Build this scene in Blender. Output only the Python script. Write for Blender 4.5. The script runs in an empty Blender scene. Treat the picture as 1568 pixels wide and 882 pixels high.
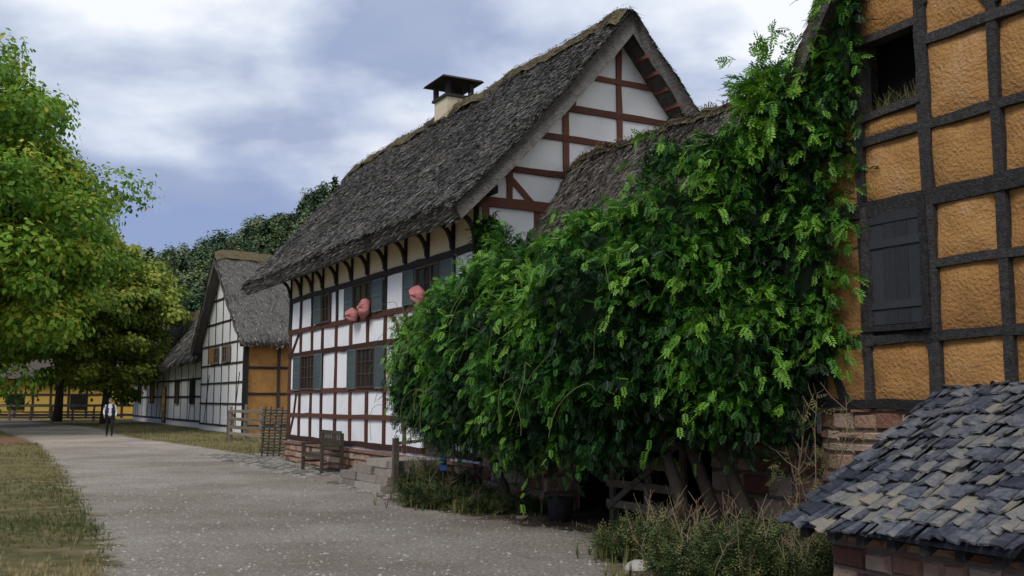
import bpy, math, random
import numpy as np
from mathutils import Vector, Matrix, noise
rng=np.random.default_rng(7); random.seed(7)
S=bpy.context.scene
def link(o): S.collection.objects.link(o); return o
def empty(name,mat=None,parent=None):
    o=link(bpy.data.objects.new(name,None))
    if mat is not None: o.matrix_world=mat
    if parent: o.parent=parent
    return o
ANG=math.atan2(-.876,.482)
FR=Matrix.Translation((-.58,18.2,0))@Matrix.Rotation(ANG,4,'Z')
def W(e,s,z=0): return Vector((-.58+.482*e+.876*s,18.2-.876*e+.482*s,z))
U=random.uniform
# ---------------- materials
def newmat(name):
    m=bpy.data.materials.new(name); m.use_nodes=True
    return m,m.node_tree.nodes,m.node_tree.links,m.node_tree.nodes['Principled BSDF']
def ramp(n,stops):
    r=n.new('ShaderNodeValToRGB'); e=r.color_ramp.elements
    while len(e)<len(stops): e.new(.5)
    for i,(p,c) in enumerate(stops):
        e[i].position=p; e[i].color=(*c,1)
    return r
def tmat(name,cols,nscale=6,rough=.9,bump=.3,stretch=(1,1,1),tw=.6,nw=.7,bscale=None,bdist=.02,detail=6,transl=0,spec=.3):
    m,n,l,b=newmat(name)
    tc=n.new('ShaderNodeTexCoord'); mp=n.new('ShaderNodeMapping'); mp.inputs['Scale'].default_value=stretch
    l.new(tc.outputs['Object'],mp.inputs['Vector'])
    nz=n.new('ShaderNodeTexNoise'); nz.inputs['Scale'].default_value=nscale; nz.inputs['Detail'].default_value=detail; nz.inputs['Roughness'].default_value=.65
    l.new(mp.outputs[0],nz.inputs['Vector'])
    at=n.new('ShaderNodeAttribute'); at.attribute_name='tint'
    a=n.new('ShaderNodeMath'); a.operation='MULTIPLY'; a.inputs[1].default_value=tw; l.new(at.outputs['Fac'],a.inputs[0])
    c=n.new('ShaderNodeMath'); c.operation='MULTIPLY_ADD'; c.inputs[1].default_value=nw; l.new(nz.outputs['Fac'],c.inputs[0]); l.new(a.outputs[0],c.inputs[2])
    o=n.new('ShaderNodeMath'); o.operation='SUBTRACT'; o.inputs[1].default_value=(tw+nw-1)/2; l.new(c.outputs[0],o.inputs[0])
    k=len(cols); r=ramp(n,[(.15+.7*i/(k-1),cols[i]) for i in range(k)]); l.new(o.outputs[0],r.inputs[0])
    l.new(r.outputs[0],b.inputs['Base Color']); b.inputs['Roughness'].default_value=rough; b.inputs['Specular IOR Level'].default_value=spec
    if bump>0:
        n2=n.new('ShaderNodeTexNoise'); n2.inputs['Scale'].default_value=bscale or nscale*3; n2.inputs['Detail'].default_value=5
        l.new(mp.outputs[0],n2.inputs['Vector'])
        bp=n.new('ShaderNodeBump'); bp.inputs['Strength'].default_value=bump; bp.inputs['Distance'].default_value=bdist
        l.new(n2.outputs['Fac'],bp.inputs['Height']); l.new(bp.outputs[0],b.inputs['Normal'])
    return m
def leafmat(name,cols,rough=.6,transl=0,spec=.3):
    m,n,l,b=newmat(name); at=n.new('ShaderNodeAttribute'); at.attribute_name='tint'
    k=len(cols); r=ramp(n,[(.1+.8*i/(k-1),cols[i]) for i in range(k)]); l.new(at.outputs['Fac'],r.inputs[0])
    l.new(r.outputs[0],b.inputs['Base Color']); b.inputs['Roughness'].default_value=rough; b.inputs['Specular IOR Level'].default_value=spec
    if transl>0:
        out=n['Material Output']; t=n.new('ShaderNodeBsdfTranslucent'); mx=n.new('ShaderNodeMixShader'); mx.inputs[0].default_value=transl
        l.new(r.outputs[0],t.inputs['Color']); l.new(b.outputs[0],mx.inputs[1]); l.new(t.outputs[0],mx.inputs[2]); l.new(mx.outputs[0],out.inputs['Surface'])
    return m
M={}
M['white']=tmat('white_plaster',[(.55,.54,.52),(.78,.78,.77),(.84,.84,.83)],1.6,.9,.3,tw=.3,nw=.9,bscale=14,bdist=.02)
M['cream']=tmat('cream_plaster',[(.55,.47,.32),(.7,.61,.44)],2,.9,.3,bscale=14)
M['orange']=tmat('ochre_roughcast',[(.20,.10,.035),(.33,.165,.052),(.41,.215,.073),(.47,.28,.13)],2.6,.95,.8,tw=.25,nw=1.15,bscale=30,bdist=.04)
M['yellow']=tmat('yellow_plaster',[(.42,.26,.05),(.52,.34,.07)],3,.95,.4)
M['tblack']=tmat('black_timber',[(.010,.009,.009),(.022,.02,.019),(.045,.04,.038)],5,.8,.5,(3,3,3))
M['tweather']=tmat('weathered_timber',[(.010,.009,.009),(.026,.023,.022),(.055,.05,.047),(.11,.10,.09)],9,.85,1,(2.5,2.5,2.5),tw=.35,nw=1.0,bdist=.03)
M['tbrown']=tmat('red_brown_timber',[(.035,.014,.010),(.075,.028,.018),(.12,.05,.032)],5,.8,.5,(3,3,3))
M['tred']=tmat('gable_timber',[(.08,.03,.02),(.14,.055,.035),(.19,.08,.05)],5,.8,.5,(3,3,3))
M['thatch']=tmat('thatch',[(.048,.044,.039),(.11,.103,.093),(.185,.175,.156),(.29,.275,.243)],9,1,1,tw=.8,nw=.7,bscale=30,bdist=.05)
M['ridge']=tmat('thatch_ridge',[(.05,.038,.018),(.12,.095,.05),(.20,.17,.09)],7,1,1,tw=.7,nw=.8,bscale=30,bdist=.05)
M['thatchbrown']=tmat('thatch_brown',[(.04,.032,.026),(.105,.09,.073),(.19,.168,.14),(.32,.29,.24)],9,1,1,tw=.7,nw=.8,bscale=30,bdist=.05)
M['stone']=tmat('sandstone',[(.14,.065,.045),(.27,.145,.095),(.34,.215,.145),(.39,.29,.22)],5,.95,.9,tw=.9,nw=.5,bscale=25,bdist=.03)
M['mortar']=tmat('mortar',[(.13,.10,.075),(.22,.18,.14)],8,1,.8)
M['greystone']=tmat('grey_stone',[(.12,.10,.085),(.22,.185,.15),(.31,.27,.22)],7,.95,.8)
M['slate']=tmat('slate',[(.022,.026,.036),(.052,.058,.073),(.10,.107,.12),(.17,.165,.15),(.23,.20,.15)],14,.7,.7,tw=.7,nw=.9,bscale=40,spec=.35)
M['glass']=tmat('dark_glass',[(.01,.012,.014),(.03,.034,.038)],3,.15,0,spec=.6)
M['black']=tmat('dark_interior',[(.004,.004,.004),(.01,.009,.008)],3,1,0)
M['shutter']=tmat('shutter_paint',[(.065,.09,.09),(.105,.14,.14)],6,.7,.3)
M['darkwood']=tmat('dark_board',[(.018,.02,.024),(.04,.044,.05)],7,.7,.6,(6,6,1))
M['wood']=tmat('grey_wood',[(.08,.065,.05),(.17,.14,.105),(.26,.22,.17)],8,.85,.5)
M['benchwood']=tmat('bench_wood',[(.05,.04,.028),(.10,.08,.05)],8,.8,.4)
M['frame']=tmat('window_frame',[(.05,.03,.02),(.09,.055,.04)],6,.7,.2)
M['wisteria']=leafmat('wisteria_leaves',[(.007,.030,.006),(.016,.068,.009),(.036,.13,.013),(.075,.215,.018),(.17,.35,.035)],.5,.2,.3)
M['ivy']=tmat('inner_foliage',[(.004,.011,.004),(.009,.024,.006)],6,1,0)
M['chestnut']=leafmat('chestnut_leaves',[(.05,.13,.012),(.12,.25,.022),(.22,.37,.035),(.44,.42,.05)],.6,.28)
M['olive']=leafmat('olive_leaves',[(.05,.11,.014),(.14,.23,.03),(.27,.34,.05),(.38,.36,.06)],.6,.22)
M['forest']=leafmat('forest_leaves',[(.012,.032,.016),(.038,.08,.032),(.09,.14,.055),(.16,.20,.09)],.8)
M['bark']=tmat('bark',[(.03,.022,.016),(.09,.07,.05)],6,.95,.9,(3,3,1))
M['grass']=leafmat('dry_grass',[(.075,.095,.025),(.18,.165,.06),(.30,.25,.11),(.42,.35,.18)],.9)
M['weed']=leafmat('weed_leaves',[(.018,.035,.010),(.045,.075,.02),(.10,.115,.035),(.2,.16,.07)],.8)
M['stem']=tmat('stems',[(.06,.09,.02),(.16,.17,.06)],2,.8,0)
M['twig']=tmat('dry_twig',[(.12,.08,.05),(.28,.21,.13)],2,.9,0)
M['pebble']=tmat('pebbles',[(.16,.14,.12),(.29,.26,.22),(.42,.39,.34)],3,.9,.2)
M['cobble']=tmat('cobbles',[(.12,.11,.09),(.22,.2,.17),(.33,.3,.26)],5,.9,.6,tw=.9,nw=.5)
M['blue']=tmat('blue_sign',[(.02,.08,.3),(.03,.1,.36)],3,.5,0)
M['soil']=tmat('soil',[(.05,.035,.02),(.1,.075,.05)],5,1,1)
M['terracotta']=tmat('terracotta',[(.35,.10,.05),(.45,.15,.08)],5,.9,.1)

# ---------------- mesh builder
class MB:
    def __init__(s): s.v=[];s.f=[];s.m=[];s.t=[]
    def add(s,vs,fs,mi=0,t=None):
        if t is None: t=random.random()
        b=len(s.v); s.v+= [tuple(v) for v in vs]; s.t+=[t]*len(vs)
        for f in fs: s.f.append([b+i for i in f]); s.m.append(mi)
    HX=[(0,3,2,1),(4,5,6,7),(0,1,5,4),(1,2,6,5),(2,3,7,6),(3,0,4,7)]
    def box(s,x0,x1,y0,y1,z0,z1,mi=0,t=None):
        s.add([(x0,y0,z0),(x1,y0,z0),(x1,y1,z0),(x0,y1,z0),(x0,y0,z1),(x1,y0,z1),(x1,y1,z1),(x0,y1,z1)],s.HX,mi,t)
    def beam(s,a,b,w,out,d=.03,back=.05,mi=0,jit=.1,bow=0,seg=.45):
        a=Vector(a);b=Vector(b);out=Vector(out).normalized();L=(b-a).length;dr=(b-a).normalized();sd=dr.cross(out).normalized()
        n=max(2,int(L/seg)); vs=[];fs=[]
        for k in range(n+1):
            u=k/n;c=a+(b-a)*u+sd*(bow*math.sin(math.pi*u)+U(-1,1)*w*jit*.5)
            h1=w/2*(1+U(-jit,jit));h2=w/2*(1+U(-jit,jit));dd=d*(1+U(-.25,.25))
            vs+=[c-sd*h1-out*back,c+sd*h2-out*back,c+sd*(h2-.006)+out*dd,c-sd*(h1-.006)+out*dd]
        for k in range(n):
            o=4*k
            for j in range(4): fs.append((o+j,o+(j+1)%4,o+4+(j+1)%4,o+4+j))
        fs.append((3,2,1,0)); o=4*n; fs.append((o,o+1,o+2,o+3))
        s.add(vs,fs,mi)
    def tube(s,pts,rad,n=8,mi=0,t=None):
        pts=[Vector(p) for p in pts]; vs=[];fs=[]
        for i,p in enumerate(pts):
            d=(pts[min(i+1,len(pts)-1)]-pts[max(i-1,0)]).normalized()
            x=d.orthogonal().normalized() if i==0 else (x-d*x.dot(d)).normalized()
            y=d.cross(x)
            for k in range(n):
                a=2*math.pi*k/n; vs.append(p+(x*math.cos(a)+y*math.sin(a))*rad[i])
        for i in range(len(pts)-1):
            for k in range(n): fs.append((i*n+k,i*n+(k+1)%n,(i+1)*n+(k+1)%n,(i+1)*n+k))
        fs.append(tuple(range(n))[::-1]); fs.append(tuple((len(pts)-1)*n+k for k in range(n)))
        s.add(vs,fs,mi,t)
    def obj(s,name,mats,parent=None,smooth=False,mw=None):
        me=bpy.data.meshes.new(name); me.from_pydata(s.v,[],s.f)
        for m in mats: me.materials.append(M[m])
        me.polygons.foreach_set('material_index',s.m)
        at=me.attributes.new('tint','FLOAT','POINT'); at.data.foreach_set('value',np.array(s.t,dtype=np.float32))
        if smooth: me.polygons.foreach_set('use_smooth',[True]*len(me.polygons))
        me.update(); o=link(bpy.data.objects.new(name,me))
        if parent: o.parent=parent
        if mw is not None: o.matrix_world=mw
        return o
def fastmesh(name,V,F,tint,mat,parent=None,mw=None):
    me=bpy.data.meshes.new(name); nv=len(V); nf,k=F.shape
    me.vertices.add(nv); me.vertices.foreach_set('co',V.astype(np.float32).ravel())
    me.loops.add(nf*k); me.loops.foreach_set('vertex_index',F.astype(np.int32).ravel())
    me.polygons.add(nf); me.polygons.foreach_set('loop_start',np.arange(0,nf*k,k,dtype=np.int32)); me.polygons.foreach_set('loop_total',np.full(nf,k,dtype=np.int32))
    at=me.attributes.new('tint','FLOAT','POINT'); at.data.foreach_set('value',tint.astype(np.float32))
    me.materials.append(M[mat]); me.update(calc_edges=True)
    o=link(bpy.data.objects.new(name,me))
    if parent: o.parent=parent
    if mw is not None: o.matrix_world=mw
    return o
def nrm(a): return a/np.maximum(np.linalg.norm(a,axis=-1,keepdims=True),1e-6)
def rots(f,up):
    x=nrm(f); z=nrm(up-(up*x).sum(-1,keepdims=True)*x); y=np.cross(z,x)
    return np.stack([x,y,z],-1)
def scatter(name,tv,tf,P,R,sc,tint,mat,parent=None,mw=None):
    tv=np.array(tv,float); tf=np.array(tf); N=len(P); sc=np.asarray(sc,float)
    sc=sc[:,None,None] if sc.ndim==1 else sc[:,None,:]
    V=np.einsum('nij,nkj->nki',R,tv[None]*sc)+P[:,None,:]
    F=(tf[None]+(np.arange(N)*len(tv))[:,None,None]).reshape(-1,tf.shape[1])
    return fastmesh(name,V.reshape(-1,3),F,np.repeat(np.clip(tint,0,1),len(tv)),mat,parent,mw)
# templates
LEAF_V=[(0,0,0),(.5,.3,.04),(1,0,-.05),(.5,-.3,.04)]; LEAF_F=[(0,1,2,3)]
def compound(n=4,L=.26,ll=.085,lw=.03):
    v=[];f=[]
    def lf(p,a):
        d=np.array([math.cos(a),math.sin(a),-.25]); sd=np.array([-math.sin(a),math.cos(a),0]); b=len(v)
        v.extend([p,p+d*ll*.45+sd*lw*.5,p+d*ll,p+d*ll*.45-sd*lw*.5]); f.append((b,b+1,b+2,b+3))
    for i in range(n):
        x=L*(i+.7)/(n+.4); p=np.array([x,0,-x*x*1.4])
        lf(p,1.0); lf(p,-1.0)
    x=L*.95; lf(np.array([x,0,-x*x*1.4]),0)
    return v,f
CMP=compound(4,.17,.075,.034)
def sprays(name,P,D,L,grav,nl,sc,tint,tmpl,mat,parent=None,spread=.9,tvar=.12,mw=None):
    N=len(P); D=nrm(D)
    u=((np.arange(nl)+.6)/nl)[None,:,None]+rng.normal(0,.03,(N,nl,1))
    L=L[:,None,None]; g=np.array([0,0,-1.])
    pos=P[:,None,:]+D[:,None,:]*L*u+g*grav*L*u*u
    tan=D[:,None,:]+g*2*grav*u
    fw=nrm(nrm(tan)+rng.normal(0,1,(N,nl,3))*spread*.6+g*.1)
    up=np.array([0,0,1.])+rng.normal(0,.35,(N,nl,3))
    R=rots(fw.reshape(-1,3),up.reshape(-1,3))
    t=(tint[:,None]+rng.normal(0,tvar,(N,nl))+(u[:,:,0]-.5)*.15).ravel()
    s=(sc*rng.uniform(.7,1.25,(N,nl))).ravel()
    return scatter(name,tmpl[0],tmpl[1],pos.reshape(-1,3),R,s,t,mat,parent,mw)
# ---------------- thatch
def thatch(name,parent,a0e,a0r,a1e,a1r,b0,br,b1,ze,zr,th,xf=lambda a,b,z:(a,b,z),mats='thatch',ns=20000,rw=.65,sag=.0,sl=.3,sw=.02):
    m=16; n=int(abs(a1r-a0r)/.25); outer=[];inner=[]
    for j in range(m+1):
        u=j/m; bulge=-.12*math.sin(math.pi*u)
        outer.append((b0+(br-b0)*u, ze+th*.8+(zr-ze-th*.8)*u+bulge)); inner.append((b0+.12+(br-b0-.12)*u, ze+(zr-th*1.3-ze)*u+bulge))
    for j in range(1,m+1):
        u=j/m; bulge=-.12*math.sin(math.pi*u)
        outer.append((br+(b1-br)*u, zr+(ze+th*.8-zr)*u+bulge)); inner.append((br+(b1-.12-br)*u, zr-th*1.3+(ze-zr+th*1.3)*u+bulge))
    J=2*m+1
    def A(z,k):
        w=max(0,min(1,(z-ze)/(zr-ze))); return (a0e+(a0r-a0e)*w)*(1-k)+(a1e+(a1r-a1e)*w)*k
    def D(a,b,z,k):
        r=.0
        e=min(k,1-k)*abs(a1r-a0r)
        if e<.6: r-= .16*(1-e/.6)**2
        d=.10*noise.noise(Vector((a*.6,b*.6,z*.6)))+.06*noise.noise(Vector((a*2.5,b*2.5,z*2.5)))
        return z+d+r+sag*math.sin(math.pi*k)
    mb=MB(); vs=[];fs=[]
    for i in range(n+1):
        k=i/n
        for P in (outer,inner):
            for (b,z) in P:
                a=A(z,k); 
                if i in(0,n): a+=U(-.04,.04)
                zz=D(a,b,z,k) if P is outer else z-.0+sag*math.sin(math.pi*k)
                vs.append(xf(a,b,zz))
    Rg=2*J
    for i in range(n):
        o=i*Rg;p=o+Rg
        for j in range(J-1):
            fs.append((o+j,o+j+1,p+j+1,p+j)); fs.append((o+J+j,p+J+j,p+J+j+1,o+J+j+1))
        fs.append((o,p,p+J,o+J)); fs.append((o+J-1,o+2*J-1,p+2*J-1,p+J-1))
    for o in (0,n*Rg):
        for j in range(J-1): fs.append((o+j,o+j+1,o+J+j+1,o+J+j))
    mb.add(vs,fs,0,.35); ob=mb.obj(name,[mats],parent,smooth=True)
    P=[];Fd=[];Up=[];T=[]
    for q in range(ns):
        k=random.random(); u=random.random(); side=random.random()<.78
        if q%12==0: u=U(-.01,.02)
        if q%12==1: k=random.choice((U(0,.004),U(.996,1)))
        bb=b0 if side else b1
        b=bb+(br-bb)*u; z=ze+th*.8+(zr-ze-th*.8)*u-.12*math.sin(math.pi*u)
        if q%24==0: z-=U(0,th*.8)
        a=A(z,k); zz=D(a,b,z,k)+U(-.01,.035)
        p=Vector(xf(a,b,zz)); p2=Vector(xf(a+U(-.22,.22),b+(bb-br)*.1,zz-(zr-ze)*.1+U(.0,.12)))
        P.append(p);Fd.append(p2-p); nn=Vector(xf(0,(bb-br),0))-Vector(xf(0,0,0)); Up.append(nn.normalized()+Vector((U(-.6,.6),U(-.6,.6),.9)))
        c=.42+.35*noise.noise(Vector((a*.9,b*.9,5)))+.3*noise.noise(Vector((a*4,b*4,5)))
        T.append(c+U(-.4,.45))
    sc=np.stack([rng.uniform(.5,1.3,ns)*sl,rng.uniform(.5,1.4,ns)*sw,np.ones(ns)],1)
    scatter(name+'_straw',[(0,-.5,0),(1,-.3,.02),(1,.3,.02),(0,.5,0)],[(0,1,2,3)],np.array(P),rots(np.array(Fd),np.array(Up)),sc,np.array(T),mats,parent)
    if rw>0:
        mb=MB();vs=[];fs=[];pf=[-rw,-rw*.55,-.12,.12,rw*.55,rw]
        sl_=(zr-ze)/(br-b0)
        for i in range(n+1):
            k=i/n
            for db in pf:
                z=zr+.09-abs(db)*abs(sl_)+ (0 if abs(db)>.15 else .02)
                a=A(zr,k); vs.append(xf(a,br+db*(1+.35*noise.noise(Vector((a*1.6,db,3)))),D(a,br+db,z,k)+.04*noise.noise(Vector((a*5,db*5,1)))))
        for i in range(n):
            for j in range(5): o=i*6+j; fs.append((o,o+1,o+7,o+6))
        mb.add(vs,fs,0,.5); mb.obj(name+'_ridge_cap',['ridge'],parent,smooth=True)
        N=int(abs(a1r-a0r)*180); P=[];Fd=[]
        for q in range(N):
            k=random.random(); db=U(-rw,rw)*1.1; z=zr+.1-abs(db)*abs(sl_); a=A(zr,k)
            P.append(xf(a,br+db,D(a,br+db,z,k))); p0=Vector(xf(0,0,0)); Fd.append(Vector(xf(U(-.8,.8),math.copysign(.6,db)+U(-.2,.2),U(-.9,-.2)))-p0)
        scatter(name+'_ridge_straw',[(0,-.5,0),(1,-.2,.02),(1,.2,.02),(0,.5,0)],[(0,1,2,3)],np.array(P),rots(np.array(Fd),np.tile([.1,.1,1.],(N,1))),np.stack([rng.uniform(.08,.2,N),np.full(N,.02),np.ones(N)],1),rng.random(N),'ridge',parent)
    return ob
def stones(mb,x0,x1,z0,z1,xf,hmin=.12,hmax=.26,wmin=.18,wmax=.5,mi=0,mort=1):
    z=z0
    while z<z1-.03:
        h=min(U(hmin,hmax),z1-z); x=x0-U(0,.2)
        while x<x1:
            w=U(wmin,wmax); xa=max(x,x0)+.008; xb=min(x+w,x1)-.008; x+=w
            if xb-xa<.05: continue
            d=U(.015,.06); g=.008; i=.02
            za=z+g+U(0,.022); zb=z+h-g-U(0,.022)
            f=[(xa,0,za),(xb,0,za+U(-.012,.012)),(xb,0,zb),(xa,0,zb+U(-.012,.012))]
            fr=[(xa+i,d,za+i),(xb-i,d*U(.7,1.2),za+i),(xb-i*U(.8,2.4),d*U(.7,1.1),zb-i),(xa+i*U(.8,2.4),d,zb-i)]
            mb.add([xf(*p) for p in f+fr],[(4,5,6,7),(0,1,5,4),(1,2,6,5),(2,3,7,6),(3,0,4,7)],mi)
        z+=h
def window(mb,x0,x1,z0,z1,xf,nx=2,nz=2,fr=.05,gi=0,fi=1):
    def bx(a,b,d0,d1,c,d,mi):
        p=[(a,d0,c),(b,d0,c),(b,d1,c),(a,d1,c),(a,d0,d),(b,d0,d),(b,d1,d),(a,d1,d)]
        mb.add([xf(*q) for q in p],MB.HX,mi)
    bx(x0,x1,0,.008,z0,z1,gi)
    bx(x0-fr,x0,0,.05,z0-fr,z1+fr,fi); bx(x1,x1+fr,0,.051,z0-fr,z1+fr,fi)
    bx(x0,x1,0,.047,z0-fr,z0,fi); bx(x0,x1,0,.046,z1,z1+fr,fi)
    for i in range(1,nx): x=x0+(x1-x0)*i/nx; w=.022 if i*2!=nx else .035; bx(x-w/2,x+w/2,.008,.035,z0,z1,fi)
    for i in range(1,nz): z=z0+(z1-z0)*i/nz; bx(x0,x1,.008,.03,z-.011,z+.011,fi)
def shutter(mb,x0,x1,z0,z1,xf,mi):
    def bx(a,b,d0,d1,c,d):
        p=[(a,d0,c),(b,d0,c),(b,d1,c),(a,d1,c),(a,d0,d),(b,d0,d),(b,d1,d),(a,d1,d)]
        mb.add([xf(*q) for q in p],MB.HX,mi)
    bx(x0,x1,.05,.07,z0,z1)
    w=.05
    bx(x0,x0+w,.07,.088,z0,z1); bx(x1-w,x1,.07,.088,z0,z1)
    for z in (z0,(z0+z1)/2-w/2,z1-w): bx(x0+w,x1-w,.07,.086,z,z+w)
    z=z0+w+.02
    while z<z1-w: bx(x0+w,x1-w,.07,.079,z,z+.018); z+=.04

# ======================= MAIN HOUSE =======================
H=empty('timber_framed_farmhouse',FR)
fx=lambda a,d,z:(a,-d,z)
mb=MB()
mb.box(-12,0,0,.2,.5,5.45,0,.6)
mb.add([(0,.2,.5),(0,6.4,.5),(0,6.4,5.3),(0,3.2,9.15),(0,-.0,5.35),(0,0,.5)],[(0,1,2,3,4,5)],0,.7)
mb.add([(-12,.2,.5),(-12,6.4,.5),(-12,6.4,5.3),(-12,3.2,9.15),(-12,-.0,5.35),(-12,0,.5)],[(5,4,3,2,1,0)],0,.7)
mb.box(-12,0,6.2,6.4,0,5.4,0,.5)
mb.obj('walls',['white'],H)
mb=MB(); mb.box(-11.9,-.1,-.012,0,4.5,5.3,0,.5); mb.obj('cream_infill',['cream'],H)
mb=MB(); mb.box(-12.02,.02,-.05,.3,0,.5,1); stones(mb,-12.02,.02,0,.52,lambda a,d,z:(a,-.05-d,z))
mb.box(-12.05,-.0,-.13,-.02,.5,.56,0,.3)
mb.obj('plinth',['stone','mortar'],H)
mb=MB(); o=(0,-1,0)
posts=[.12,1.1,2.3,3.45,4.6,5.7,6.8,7.9,9.0,9.9,10.9,11.88]
for i,t in enumerate(posts):
    w=.15 if 0<i<11 else .22
    mb.beam((-t,0,.6),(-t+U(-.04,.04),0,3.62),w,o,.035,mi=0,jit=.15)
    mb.beam((-t+U(-.05,.05),0,3.6),(-t,0,4.5),.14 if 0<i<11 else .22,o,.04,mi=1,jit=.15)
for z,w,mi in [(.66,.14,0),(1.29,.12,0),(1.93,.13,0),(2.95,.14,0),(3.6,.15,0),(4.5,.15,1)]:
    mb.beam((-12,0,z),(0,0,z+.02),w,o,.045,mi=mi,jit=.13)
mb.beam((-11.8,0,2.95),(-11.0,0,3.6),.12,o,.03,mi=0)
mb.beam((-11.8,0,.7),(-11.2,0,1.9),.12,o,.028,mi=0,bow=.08)
mb.beam((-3.4,0,2.1),(-2.7,0,3.55),.13,o,.03,mi=0,bow=-.1)
mb.beam((-4.4,0,3.6),(-3.7,0,3.0),.13,o,.03,mi=0,bow=-.1)
for i,t in enumerate(posts):
    mb.beam((-t,0,4.55),(-t,0,5.35),.12,o,.05,mi=1)
    q=U(.8,1.1)
    for k in range(5):
        a=k/5*1.4;b=(k+1)/5*1.4
        p0=(-t,-.05-.34*q*(1-math.cos(a)),4.6+.4*math.sin(a)*1.2);p1=(-t,-.05-.34*q*(1-math.cos(b)),4.6+.4*math.sin(b)*1.2)
        mb.beam(p0,p1,.08,(1,0,0),.04,.04,mi=1,jit=.02)
mb.box(-14.2,.35,-.48,-.36,5.12,5.22,1)
mb.box(-14.2,.35,.05,.18,5.45,5.6,1)
mb.obj('facade_timbers',['tbrown','tblack'],H)
mb=MB(); o=(1,0,0)
def gw(z):
    return max(0,3.2-(z-5.35)*3.2/3.8)*.98 if z>5.35 else 3.2
for z,w in [(5.35,.2),(6.02,.13),(6.76,.13),(7.38,.14),(8.08,.12)]:
    h=gw(z); mb.beam((0,3.15-h,z),(0,3.15+h,z),w,o,.045,jit=.1)
for y,z0,z1 in [(3.12,5.4,9.0),(1.85,5.4,7.5),(4.4,5.4,7.5),(.6,5.4,6.0),(5.6,5.4,6.0)]:
    mb.beam((0,y,z0),(0,y,z1),.14,o,.035,jit=.14)
mb.beam((0,.45,6.0),(0,1.2,5.3),.13,o,.03); mb.beam((0,4.5,6.9),(0,5.2,6.1),.12,o,.03)
mb.beam((0,.05,5.45),(0,3.15,9.1),.1,o,.04); mb.beam((0,6.3,5.45),(0,3.25,9.1),.1,o,.04)
for y,z in [(1.75,7.35),(4.55,7.35)]: mb.box(0,.42,y-.09,y+.09,z-.02,z+.16,0)
for z in (1.3,2,2.9,3.7,4.5): mb.beam((0,.1,z),(0,6.3,z),.15,o,.04)
for y in (.1,1.2,2.3,3.4,4.5,5.6,6.3): mb.beam((0,y,.6),(0,y,5.3),.15,o,.035)
for k in range(13):
    u=k/13
    y=3.15+(.35+3.3*u); z=8.95-(.35+3.3*u)*1.16
    mb.box(.06,.5,y-.04,y+.04,z-.04,z+.04,0)
mb.obj('gable_timbers',['tred'],H)
mb=MB()
for t0,t1,z0,z1,nx in [(9.55,10.65,2.02,2.86,4),(5.15,6.25,2.02,2.86,4),(8.4,8.95,3.72,4.36,2),(5.4,6.55,3.72,4.38,3),(1.7,2.8,3.74,4.38,3),(2.3,3.3,2.05,2.85,3)]:
    window(mb,-t1,-t0,z0,z1,lambda a,d,z:(a,-.03-d,z),nx,3 if z0<3 else 2)
mb.box(-2.2,-1.3,-.05,0,.6,2.6,0,.2)
for t0,t1,z0,z1 in [(10.75,11.35,1.95,2.9),(8.9,9.45,1.95,2.9),(6.35,6.9,1.95,2.9),(4.55,5.05,1.95,2.9),(9.05,9.6,3.68,4.42),(6.65,7.2,3.68,4.42),(4.7,5.3,3.68,4.42),(2.92,3.5,3.68,4.42),(1.02,1.6,3.68,4.42)]:
    shutter(mb,-t1,-t0,z0,z1,fx,2)
mb.obj('windows_and_shutters',['glass','frame','shutter'],H)
thatch('thatched_roof',H,.5,.5,-14.5,-15.9,-.75,3.15,7.05,4.88,9.6,.5,ns=120000,rw=.4,sl=.11,sw=.022)
mb=MB(); mb.box(-8.3,-7.5,2.8,3.55,9.0,9.8,1,.5)
mb.box(-8.36,-7.44,2.74,3.61,9.8,9.87,0)
for x in (-8.33,-7.57):
    for y in (2.77,3.46): mb.box(x,x+.12,y,y+.12,9.87,10.25,0)
vs=[(-8.55,2.55,10.25),(-7.25,2.55,10.25),(-7.25,3.8,10.25),(-8.55,3.8,10.25),(-8.5,2.6,10.31),(-7.3,2.6,10.31),(-7.3,3.75,10.31),(-8.5,3.75,10.31)]
mb.add(vs,MB.HX,0); mb.add([(-8.4,2.7,10.31),(-7.4,2.7,10.31),(-7.4,3.65,10.31),(-8.4,3.65,10.31),(-8.05,3.05,10.45),(-7.75,3.05,10.45),(-7.75,3.3,10.45),(-8.05,3.3,10.45)],MB.HX,0)
mb.obj('chimney',['tblack','cream'],H)

def pillow(e,s,z,sx,sz,rot):
    root=empty('airing_pillow',FR@Matrix.Translation((e,s,z))@Matrix.Rotation(rot,4,'Y'))
    mb=MB();vs=[];fs=[];n=16;m=10
    for i in range(m+1):
        ph=-math.pi/2+math.pi*i/m
        for k in range(n):
            th=2*math.pi*k/n; c=math.copysign(abs(math.cos(th))**.6,math.cos(th)); s_=math.copysign(abs(math.sin(th))**.6,math.sin(th))
            r=abs(math.cos(ph))**.7
            vs.append((c*r*sx,math.sin(ph)*.12*(1+.3*math.sin(th*3)),s_*r*sz*(1+.06*math.sin(th*5))-.04*abs(c)))
    for i in range(m):
        for k in range(n): fs.append((i*n+k,i*n+(k+1)%n,(i+1)*n+(k+1)%n,(i+1)*n+k))
    mb.add(vs,fs); mb.obj('cushion',['pink'],root,smooth=True)
m,n,l,b=newmat('pink_check')
tc=n.new('ShaderNodeTexCoord');ch=n.new('ShaderNodeTexChecker');ch.inputs['Scale'].default_value=30;ch.inputs['Color1'].default_value=(.38,.10,.10,1);ch.inputs['Color2'].default_value=(.55,.24,.22,1)
l.new(tc.outputs['Object'],ch.inputs['Vector']);l.new(ch.outputs[0],b.inputs['Base Color']);b.inputs['Roughness'].default_value=.9
M['pink']=m
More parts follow.
